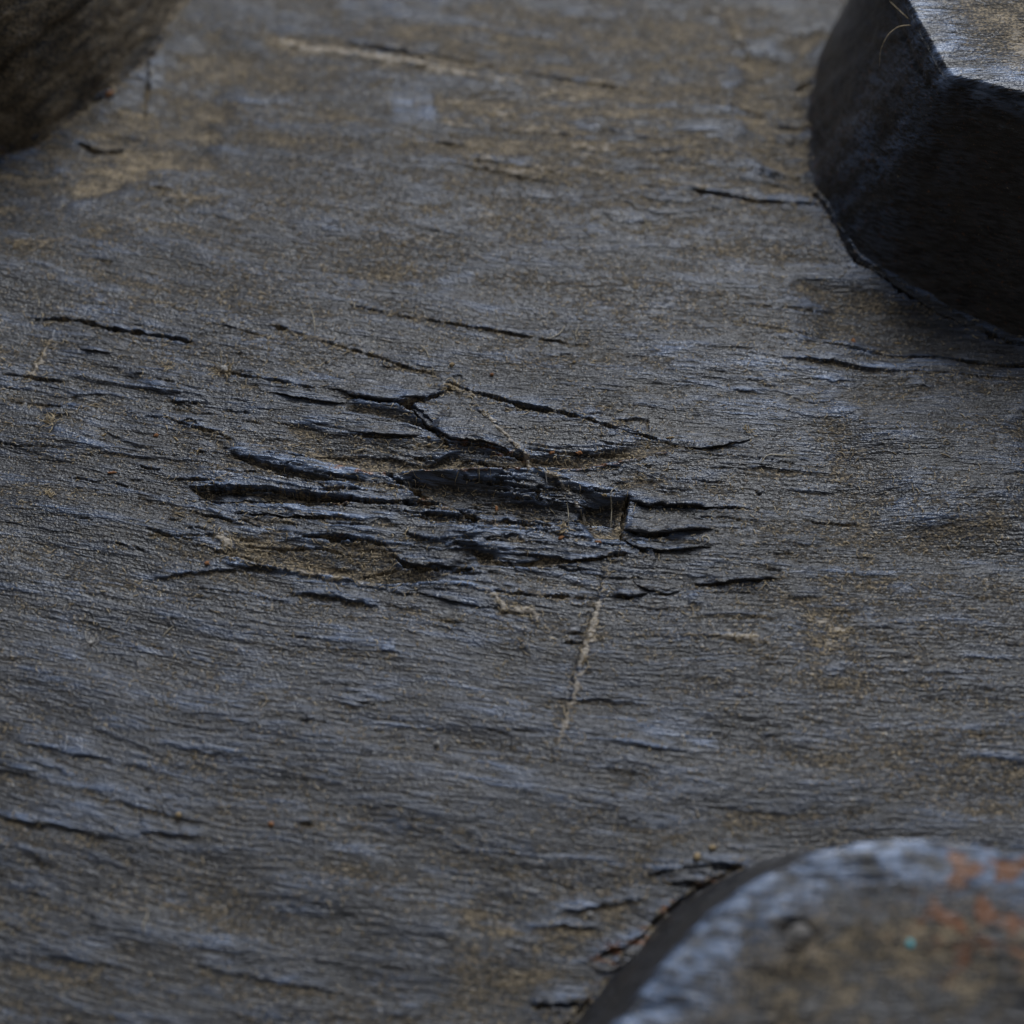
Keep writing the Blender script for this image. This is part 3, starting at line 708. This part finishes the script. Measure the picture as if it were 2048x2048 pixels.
# ---------------------------------------------------------------- lugs
def lug(base, top, h, zbase, center, seed, nth=500, edge=26, dustf=None, paint=None, crown=14, extra=None):
    B = np.array(base, float); T = np.array(top, float)
    Bg = to_ground(B); Tg = to_ground(T, h)
    def closed(P, Q):
        P = np.vstack([P, P[:1]]); Q = np.vstack([Q, Q[:1]])
        L = np.r_[0, np.cumsum(np.hypot(*((P + Q)[1:] - (P + Q)[:-1]).T) / 2)]
        t = np.linspace(0, L[-1], nth + 1)[:-1]
        out = []
        for R in (P, Q):
            C = np.stack([np.interp(t, L, R[:, k]) for k in (0, 1)], 1)
            w = np.exp(-.5 * (np.arange(-16, 17) / 3.2) ** 2); w /= w.sum()
            C = np.stack([np.convolve(np.r_[C[-16:, k], C[:, k], C[:16, k]], w, 'valid') for k in (0, 1)], 1)
            out.append(C)
        return out[0], out[1], t
    b, t_, arc = closed(Bg, Tg)
    c = to_ground(np.array([center], float), h)[0]
    z0 = zbase + hsample(b[:, 0], b[:, 1], HBS)
    out = (b - t_) / (np.linalg.norm(b - t_, axis=1, keepdims=True) + 1e-6)
    P00 = np.c_[b + out * 30, z0 - 40]
    P0 = np.c_[b + out * 15, z0 - 9]
    P1 = np.c_[b - out * 3, z0 + 6]
    P2 = np.c_[t_, np.full(nth, h)]
    P3 = np.c_[np.broadcast_to(c, (nth, 2)), np.full(nth, h + crown)]
    rows = []; kind = []
    for a, e, n, kk in ((P00, P0, 5, -1), (P0, P1, 8, 0), (P1, P2, 62, 1), (P2, P3, 110, 2)):
        f = np.linspace(0, 1, n, endpoint=False)
        if kk == 2: f = f ** 1.35
        for q in f: rows.append(a + (e - a) * q); kind.append(kk + q)
    rows.append(P3 * 1.0); kind.append(3.0)
    Q = np.stack(rows)                                            # (nr, nth, 3)
    nr = len(rows)
    w = np.exp(-.5 * (np.arange(-9, 10) / (edge / 8.0)) ** 2); w /= w.sum()
    pad = np.concatenate([np.repeat(Q[:1], 9, 0), Q, np.repeat(Q[-1:], 9, 0)])
    Qs = sum(w[k] * pad[k:k + nr] for k in range(19)); Qs[-1] = Q[-1]
    Q = Qs
    K = np.array(kind)[:, None] * np.ones((1, nth))
    du = np.roll(Q, -1, 1) - np.roll(Q, 1, 1); dv = np.gradient(Q, axis=0)
    N = np.cross(du, dv); N /= np.linalg.norm(N, axis=-1, keepdims=True) + 1e-9
    x, y, z = Q[..., 0], Q[..., 1], Q[..., 2]
    topm = sstep(1.9, 2.12, K)
    arcs = np.broadcast_to(arc[None], x.shape)
    v = np.where(topm > .5, flow_v(x, y), 0)
    up = np.linalg.norm(Q - Q[:1], axis=-1)
    gw = 2.2 * fbm(arcs / 60, up / 60, 3, seed) + 1.8 * perlin(arcs / 26 + up / 22, up / 120 - arcs / 200, seed + 5) + 1.3 * perlin(arcs / 10, up / 12, seed + 6)
    gt, _ = grain(x + seed * 211, flow_v(x, y) + seed * 97)
    disp = gw * (1 - topm) + (gt * .8 - 3) * topm
    if extra is not None: disp = disp + extra(x, y, z, K, arcs, up)
    fade = np.clip((3.0 - K) * 6, 0, 1)
    Q = Q + N * (disp * fade)[..., None]
    Q[..., 2] -= Q[..., 1] ** 2 / (2 * RC)
    at = {'dust': np.clip(.28 + .3 * fbm(x / 120, (y + z) / 60, 2, seed + 9), 0, 1), 'wear_sheen': np.zeros_like(x), 'pale': np.zeros_like(x), 'rust': np.zeros_like(x), 'rough': .35 + .65 * topm}
    paint(at, x, y, z, K, arcs, up, topm)
    guv = np.stack([np.where(topm > .5, x, up * .6 + x), np.where(topm > .5, flow_v(x, y), arcs * 1.0), z], -1)
    guv = np.where(topm[..., None] > .3, np.stack([x, flow_v(x, y), z], -1), np.stack([x * 1.6 + up * .5, (flow_v(x, y) + z) * .5, z], -1))
    return mesh_obj('tread_lug', Q.reshape(-1, 3), grid_faces(nr, nth, True)[:, ::-1] if False else grid_faces(nr, nth, True), RUBBER, tyre,
                    {'guv': guv.reshape(-1, 3), **{k: a.ravel() for k, a in at.items()}})
def spot(x, y, px, py, r, h, ry=None):
    gx, gy = ground(px, py, h)
    return np.exp(-((x - gx) / r) ** 2 - ((y - gy) / (ry or r)) ** 2)

HT = 330.0
HR = 420.0
def paint_tr(at, x, y, z, K, arcs, up, topm):
    n = fbm(x / 60, y / 40, 2, 120)
    edge = sstep(1.86, 1.97, K) * (1 - sstep(2.06, 2.34, K))
    front = sstep(-.2, .5, spot(x, y, 2040, 150, 300, HR) - .2)
    at['wear_sheen'] += edge * np.clip(.9 + n, 0, 1.4) * 1.3  # blue-white highlight painted along the top rim
    at['dust'] = at['dust'] * .7 + topm * (1 - edge) * np.clip(.75 + .5 * n, 0, 1.1) - (1 - topm) * .42
    at['wear_sheen'] += (1 - topm) * 1.1 * spot(x, y, 1760, 300, 120, 180, 170) * np.clip(.5 + n, 0, 1)
    at['rust'] += (1 - topm) * .22
    at['pale'] += topm * np.clip(.1 + .25 * n, 0, .4) * (1 - edge) + .3 * spot(x, y, 2035, 130, 70, HR, 40)
def extra_tr(x, y, z, K, arcs, up):
    # moulding flash just below the left top edge, draw marks down the wall
    gx0, gy0 = ground(1835, 50, HR); left = (1 - sstep(-200, 100, x - (gx0 + 130)))
    return 7 * np.exp(-((K - 1.86) / .022) ** 2) * np.clip(.6 + perlin(arcs / 20, arcs * 0, 130), 0, 1.3)
lug([(1712, 512), (1632, 372), (1620, 230), (1642, 100), (1696, 0), (1800, -120), (2000, -260), (2300, -220), (2600, 100), (2700, 500), (2500, 880), (2250, 740), (2048, 662), (1880, 590)],
    [(1900, 152), (1865, 90), (1836, 38), (1798, -30), (1745, -120), (1700, -210), (1850, -420), (2300, -500), (2600, -300), (2650, 0), (2420, 290), (2200, 225), (2048, 186), (1972, 168)],
    HR, 0, (2200, -80), 3, edge=17, paint=paint_tr, extra=extra_tr)

def paint_br(at, x, y, z, K, arcs, up, topm):
    n = fbm(x / 50, y / 30, 3, 140)
    edge = sstep(1.80, 1.97, K) * (1 - sstep(2.04, 2.5, K))
    at['wear_sheen'] += edge * np.clip(.9 + 1.5 * n, 0, 2) * 1.8  # bright blue rim light painted into the edge colour
    at['dust'] = np.clip(at['dust'] * (.5 + .3 * topm) + topm * (1 - edge) * np.clip(.2 + .8 * n, 0, 1) - (1 - topm) * .8, -.8, 1.2)
    at['dust'] += .5 * spot(x, y, 1600, 1930, 110, HT, 60) + .6 * spot(x, y, 1880, 1900, 120, HT, 50)
    at['rust'] += topm * np.clip(.75 - 1.5 * np.abs(perlin(x / 80, y / 80, 141)) + .7 * fbm(x / 40, y / 40, 2, 143), 0, 1.1) * (2.1 * spot(x, y, 1995, 1765, 100, HT, 110) + .6 * spot(x, y, 1860, 1900, 110, HT, 70) + .25 * spot(x, y, 1600, 1925, 90, HT, 40))
    at['pale'] += .25 * edge * np.clip(n, 0, 1)
def extra_br(x, y, z, K, arcs, up):
    return 26 * spot(x, y, 1597, 1872, 26, HT, 20) - 14 * spot(x, y, 1590, 1925, 60, HT, 26) + 12 * perlin(x / 150, y / 120, 150) * sstep(1.95, 2.2, K)
lug([(1000, 2230), (1080, 2135), (1150, 2048), (1240, 1940), (1330, 1836), (1400, 1788), (1480, 1744), (1580, 1712), (1700, 1696), (1850, 1700), (2048, 1735), (2300, 1830), (2500, 2050), (2500, 2400), (2000, 2650), (1350, 2560)],
    [(1080, 2250), (1160, 2145), (1238, 2048), (1330, 1930), (1402, 1852), (1460, 1800), (1530, 1752), (1625, 1708), (1740, 1682), (1860, 1676), (2048, 1702), (2300, 1780), (2450, 1960), (2450, 2250), (2000, 2500), (1420, 2430)],
    HT, 0, (1800, 2050), 5, edge=26, paint=paint_br, extra=extra_br)

def paint_tl(at, x, y, z, K, arcs, up, topm):
    n = fbm(x / 60, z / 40, 3, 160)
    at['dust'] = np.clip(.95 + .5 * n, 0, 1.3)
    at['rust'] += .3 * np.clip(perlin(x / 25, z / 20, 161) + .1, 0, 1)
    at['pale'] += np.clip(.10 + .2 * n, 0, .3)
def extra_tl(x, y, z, K, arcs, up):
    k = K + .05 * perlin(arcs / 90, arcs * 0, 165)
    return -18 * np.exp(-((k - 1.46) / .02) ** 2) + 8 * sstep(1.46, 1.5, k) + 2.5 * perlin(arcs / 120, k * 18, 167) - 5 * np.exp(-((k - 1.24) / .012) ** 2) * np.clip(perlin(arcs / 60, arcs * 0, 166) + .4, 0, 1)
lug([(-420, 380), (-200, 335), (-70, 312), (0, 298), (68, 276), (116, 250), (160, 213), (218, 180), (254, 145), (303, 100), (330, 60), (368, 15), (430, -70), (500, -180), (430, -420), (0, -500), (-400, -300), (-560, 100)],
    [(-520, 70), (-330, 20), (-210, -10), (-130, -35), (-60, -60), (-10, -90), (30, -125), (80, -160), (110, -195), (150, -240), (180, -280), (215, -330), (280, -420), (330, -520), (250, -680), (-100, -740), (-450, -560), (-620, -200)],
    HR, 0, (-180, -330), 8, edge=18, paint=paint_tl, extra=extra_tl)

# ---------------------------------------------------------------- loose matter lying on the rubber
def tube(path, r, sides=4):
    p = np.asarray(path, float); n = len(p)
    t = np.gradient(p, axis=0); t /= np.linalg.norm(t, axis=1, keepdims=True) + 1e-9
    ref = np.array([0.0, 0.0, 1.0]) + .01
    a = np.cross(t, ref); a /= np.linalg.norm(a, axis=1, keepdims=True) + 1e-9
    b = np.cross(t, a)
    rr = r * np.clip(np.sin(np.pi * np.linspace(.08, .92, n)), .3, 1)[:, None]
    ring = [p + rr * (a * math.cos(2 * math.pi * k / sides) + b * math.sin(2 * math.pi * k / sides)) for k in range(sides)]
    v = np.stack(ring, 1).reshape(-1, 3)
    return v, grid_faces(n, sides, True)
def floor_z(x, y):
    return hsample(x, y) - y ** 2 / (2 * RC)
def curl_path(x, y, L, n, curl, zlift, ang=None, zend=0.0):
    a = rng.uniform(0, 2 * np.pi) if ang is None else ang
    k = rng.normal(0, curl); px, py = [x], [y]
    for i in range(n - 1):
        a += k + rng.normal(0, curl * .5)
        px.append(px[-1] + L / n * math.cos(a)); py.append(py[-1] + L / n * math.sin(a))
    px, py = np.array(px), np.array(py)
    t = np.linspace(0, 1, n)
    z = floor_z(px, py) + zlift + zend * t
    return np.stack([px, py, z], 1)

vs_all, fs_all, off = [], [], 0
cnt = 0
while cnt < 16000:
    x = rng.uniform(-1200, 1200); y = rng.uniform(-1030, 1450)
    d = float(hsample(np.array([x]), np.array([y]), DUST)[0])
    if rng.random() > .12 + .9 * max(d, 0) ** 1.5: continue
    L = rng.gamma(2.0, 3.2) + 3
    v, f = tube(curl_path(x, y, L, 5, .45, rng.uniform(.5, 2.5)), rng.uniform(.65, 1.25), 3)
    vs_all.append(v); fs_all.append(f + off); off += len(v); cnt += 1
for P, dd in CRACKS:
    Q = resample(P, 40)
    n = int(np.hypot(*(P[1:] - P[:-1]).T).sum() / 11 * min(dd, 1.0) * 1.3)
    for k in range(n):
        q = Q[rng.integers(40)] + rng.normal(0, 5, 2) - np.array([0, 3.0])
        v, f = tube(curl_path(q[0], q[1], rng.gamma(2.2, 5) + 4, 5, .45, rng.uniform(.5, 3)), rng.uniform(.6, 1.1), 3)
        vs_all.append(v); fs_all.append(f + off); off += len(v)
lint = mesh_obj('lint', np.vstack(vs_all), np.vstack(fs_all), LINT)
tag(lint, 'fine tan dust fibres strewn over the whole torn rubber', 'lint', kind='stuff')

def fibre(pts, r, label, mat=HAIR, lift=2.0, zs=None, name='fibre', hgt=None, group='loose hairs on the tyre'):
    P = to_ground(pts, hgt)
    P = resample(P, max(14, len(P) * 5))
    w = np.ones(5) / 5
    for k in (0, 1):
        e = np.r_[np.full(2, P[0, k]), P[:, k], np.full(2, P[-1, k])]; P[:, k] = np.convolve(e, w, 'valid')
    if hgt is None: z = floor_z(P[:, 0], P[:, 1]) + lift
    else: z = np.full(len(P), hgt) - P[:, 1] ** 2 / (2 * RC)
    if zs is not None: z = z + np.interp(np.linspace(0, 1, len(P)), np.linspace(0, 1, len(zs)), zs)
    p = np.c_[P, z]
    v, f = tube(p, r, 5)
    return tag(mesh_obj(name, v, f, mat, loc=p.mean(0)), label, 'hair', group)
fibre([(1777, 0), (1800, 22), (1825, 45), (1838, 60), (1852, 80), (1862, 88)], 1.0, 'long dark tan hair over the top edge of the upper right lug', LINT, hgt=HR * .94)
fibre([(1768, 96), (1766, 75), (1780, 58), (1805, 51), (1835, 50), (1855, 58), (1866, 75), (1862, 86)], 1.0, 'curled looping hair on the dark side of the upper right lug', LINT, hgt=HR * .94, zs=[-60, -40, -16, 0, 0, 0, 0, 0])
fibre([(618, 615), (626, 632), (630, 652), (631, 680)], 1.1, 'upright pale hair above the dusty line left of centre', zs=[18, 14, 8, 0])
fibre([(1096, 680), (1120, 668), (1128, 656), (1132, 651)], 1.1, 'short hair curving up from the thin crack above centre')
fibre([(1160, 650), (1150, 668), (1155, 680), (1148, 686)], 1.0, 'wavy pale hair right of the thin crack above centre')
fibre([(1285, 425), (1290, 440), (1302, 455), (1303, 468)], 1.2, 'pale hair tangle on the plain rubber above centre right', HAIR)
fibre([(1222, 1052), (1224, 1010), (1218, 996), (1238, 976)], 1.2, 'bent pale hair hanging over the dark pocket at the centre scar', zs=[0, 12, 16, 4])
fibre([(1137, 1060), (1137, 1030), (1133, 1008)], 1.1, 'straight hair crossing the black gash beside the scar', zs=[2, 16, 20])
fibre([(1085, 944), (1091, 958), (1094, 973)], 1.4, 'thick white bristle at the crossing of scar and rust line', FLUFF, zs=[0, 6, 4])
fibre([(1026, 985), (1028, 990), (1034, 988)], 1.4, 'tiny hooked white fibre on the smooth dark torn strip', FLUFF)
fibre([(1044, 994), (1052, 993), (1062, 995)], 1.5, 'tiny straight white fibre on the smooth dark torn strip', FLUFF)
fibre([(958, 969), (959, 958), (958, 952)], .9, 'short upright hair on the ridge of the dark torn strip', zs=[0, 4, 8])
fibre([(1521, 932), (1527, 920), (1537, 912), (1560, 914), (1600, 912)], 1.1, 'long arched hair on the smooth grey rubber right of centre')
fibre([(394, 916), (397, 904), (408, 901)], 1.6, 'bent straw coloured fibre on the rubber left of the ridge', STRAW, zs=[0, 8, 2])
fibre([(323, 1274), (338, 1258), (349, 1251)], 1.1, 'straight faint hair on the plain lower left rubber')
fibre([(860, 722), (852, 700), (838, 690)], .9, 'faint grey hair below the thin crack, left of centre')
fibre([(70, 580), (78, 600), (76, 614)], .9, 'faint hair by the left edge above the long black crack')
fibre([(1400, 1086), (1405, 1078), (1415, 1080), (1418, 1088), (1410, 1092)], 1.2, 'looped pale fibre lying right of the torn stubs')
fibre([(290, 1870), (286, 1850), (296, 1832), (294, 1815)], 1.3, 'blurred pale hair low on the left of the tread')

def tuft(px, py, n, R, mat, label, rise=14, core=0, core_mat=None):
    """a tangle of fibres, with a ball of fluff where there is one"""
    x, y = (float(a) for a in ground(px, py))
    vs_, fs_, o_ = [], [], 0
    for k in range(n):
        a = rng.uniform(0, 2 * np.pi); q = rng.uniform(0, R * .35)
        p = curl_path(x + q * math.cos(a), y + q * .7 * math.sin(a), rng.uniform(.5, 1.3) * R, 8, .35, 1.0, a, rng.uniform(0, rise))
        v, f = tube(p, rng.uniform(.7, 1.15), 4); vs_.append(v); fs_.append(f + o_); o_ += len(v)
    z = float(floor_z(np.array([x]), np.array([y]))[0])
    e = bpy.data.objects.new('lint_tuft', None); e.empty_display_size = .003
    col.objects.link(e); e.matrix_world = M @ Matrix.Translation((x * S, y * S, z * S))
    tag(e, label, 'lint', 'tufts of lint caught on the torn rubber')
    vv = np.vstack(vs_) - np.array([x, y, z])
    mesh_obj('fibre_tangle', vv, np.vstack(fs_), mat, e)
    if core:
        v, f = blob(core, core * .9, core * .7, 77 + int(px), .35)
        mesh_obj('fluff_ball', v + np.array([2, 4, core * .5]), f, core_mat or FLUFF, e)
    return e
def blob(rx, ry, rz, seed, rough=.2, n=12):
    th = np.linspace(0, math.pi, n)[:, None]; ph = np.linspace(0, 2 * math.pi, 2 * n, endpoint=False)[None]
    d = np.stack([np.sin(th) * np.cos(ph), np.sin(th) * np.sin(ph), np.cos(th) * np.ones_like(ph)], -1)
    q = 1 + rough * (perlin(d[..., 0] * 2 + 9 + seed, d[..., 1] * 2 + d[..., 2] * 1.7 + 5, seed) + .5 * perlin(d[..., 0] * 5 + seed, d[..., 1] * 5 + d[..., 2] * 4, seed + 1))
    v = (d * q[..., None] * np.array([rx, ry, rz])).reshape(-1, 3)
    return v, grid_faces(n, 2 * n, True)
tuft(446, 742, 22, 34, LINT, 'white fluff ball with long stray fibres caught in the left crack', 30, 9)
tuft(178, 1288, 14, 28, FLUFF, 'flat white cobweb scrap on the plain lower left rubber', 4, 5)
tuft(103, 845, 26, 26, LINT, 'tan fibre tangle near the left edge below the long black crack', 14)
tuft(338, 730, 14, 20, LINT, 'small tan tuft left of the white fluff ball', 10)
tuft(1130, 1062, 18, 20, LINT, 'pale wispy tuft below the black central gash', 16)
tuft(98, 992, 14, 16, LINT, 'dull tan tuft low on the left edge of the tread', 6)
tuft(905, 775, 20, 20, LINT, 'dusty tuft where the two cracks meet above centre', 8)
tuft(1495, 862, 14, 16, LINT, 'rusty brown wisps on the bluish rubber right of centre', 8)
tuft(890, 862, 8, 12, LINT, 'tiny curled tuft on the diagonal fissure at centre', 10)
tuft(1295, 450, 14, 22, HAIR, 'faint upright wisp on the plain rubber above centre right', 8)

def crumb(px, py, rx, ry, rz, rot, mat, label, name='crumb', cat='crumb', group='crumbs lying on the tyre', hgt=None, rough=.6, sink=.45):
    x, y = (float(a) for a in ground(px, py, hgt))
    z = (float(floor_z(np.array([x]), np.array([y]))[0]) if hgt is None else hgt - y * y / (2 * RC)) + rz * (1 - sink)
    v, f = blob(rx, ry, rz, int(px) % 50, rough)
    c, s = math.cos(rot), math.sin(rot)
    v = v @ np.array([[c, s, 0], [-s, c, 0], [0, 0, 1]]) + np.array([x, y, z])
    return tag(mesh_obj(name, v, f, mat, loc=(x, y, z)), label, cat, group)
for a in (
    (1122, 1080, 5.5, 3.2, 2.8, .5, HUSK, 'oval orange seed husk below the tuft at the central gash'),
    (1197, 1090, 6, 3, 2.6, -.1, HUSK, 'brown seed husk beside the dark pocket at the centre scar'),
    (1159, 909, 6, 4, 3, .1, HUSK, 'curled rust red flake in the dark hollow under the long crack'),
    (1103, 909, 6, 2.5, 2, .3, HUSK, 'thin red brown flake in the dark hollow, nearer the scar'),
    (858, 878, 4, 2.5, 2.2, -.6, STRAW, 'cream crumb in the blue glint left of the diagonal fissure'),
    (858, 890, 4.5, 2.5, 2, .2, STRAW, 'yellow crumb just under the cream crumb by the fissure'),
    (892, 896, 5, 2.2, 2, .1, STRAW, 'yellow straw crumb at the lower end of the diagonal fissure'),
    (1709, 677, 4, 6, 2.6, .2, HUSK, 'pale orange grain on the dark rubber under the upper right lug'),
    (1799, 675, 7, 2, 1.8, -.1, STRAW, 'flat straw sliver on the dark rubber under the upper right lug'),
    (1209, 995, 5, 3.2, 3, 0, STRAW, 'pinkish crumb at the tip of the small torn lip by the pocket'),
    (1340, 880, 7, 1.8, 1.6, .1, STRAW, 'thin cream sliver right of the stepped crack'),
    (1434, 1064, 3.4, 3, 2.4, 0, FLUFF, 'white speck right of the torn stubs'),
    (208, 871, 5, 2.2, 2, .5, STRAW, 'pale straw bit lying left of the curled straw bit'),
    (313, 872, 5, 3, 2, .2, HUSK, 'tan curled straw bit in the grain at left'),
    (353, 880, 6, 1.8, 1.6, -.8, STRAW, 'slanted pale splinter in the grain at left'),
    (224, 947, 8, 2.4, 2, .1, HUSK, 'red brown bark sliver in the grain at left'),
    (993, 1009, 3, 5, 2.5, .1, HUSK, 'small orange crumb on the smooth dark torn strip'),
    (904, 730, 5, 4, 3, .3, STRAW, 'pale crumb above the meeting of the two cracks'),
    (984, 749, 4, 3, 2.5, 0, HUSK, 'orange crumb above the long diagonal crack'),
    (1148, 726, 3.4, 2.6, 2, 0, STRAW, 'tan grain on plain rubber right above the long diagonal crack'),
    (415, 1129, 5, 4, 3, 0, HUSK, 'orange crumb left of the dusty scar at lower left'),
    (220, 190, 9, 6, 5, .6, HUSK, 'blurred orange flake at the foot of the upper left lug'),
    (357, 1631, 5, 5, 4, 0, STRAW, 'blurred yellow grain on the lower left rubber'),
    (542, 1648, 5, 4, 3, 0, HUSK, 'blurred orange grain beside the short dark pit at lower left'),
    (1393, 1718, 7, 6, 5, .6, STRAW, 'blurred yellow grain above the lower right lug'),
    (1424, 1698, 6, 5, 4, .2, STRAW, 'blurred pale yellow speck a little above the grain by the lower right lug'),
    (1180, 1828, 5, 5, 4, 0, FLUFF, 'blurred pinkish white grain left of the lower right lug'),
    (875, 1486, 5, 5, 4, 0, FLUFF, 'blurred white grain left of the foot of the vertical scar'),
): crumb(*a)
crumb(1820, 1886, 7, 9, 4, .1, TURQ, 'tiny turquoise paint chip on the blurred lower right lug', 'paint_chip', 'paint chip', None, hgt=HT + 8, rough=.1)
crumb(1597, 1870, 22, 16, 10, .3, STONE, 'blurred pale grey pebble on the lower right lug', 'pebble', 'pebble', None, hgt=HT + 24, rough=.3)
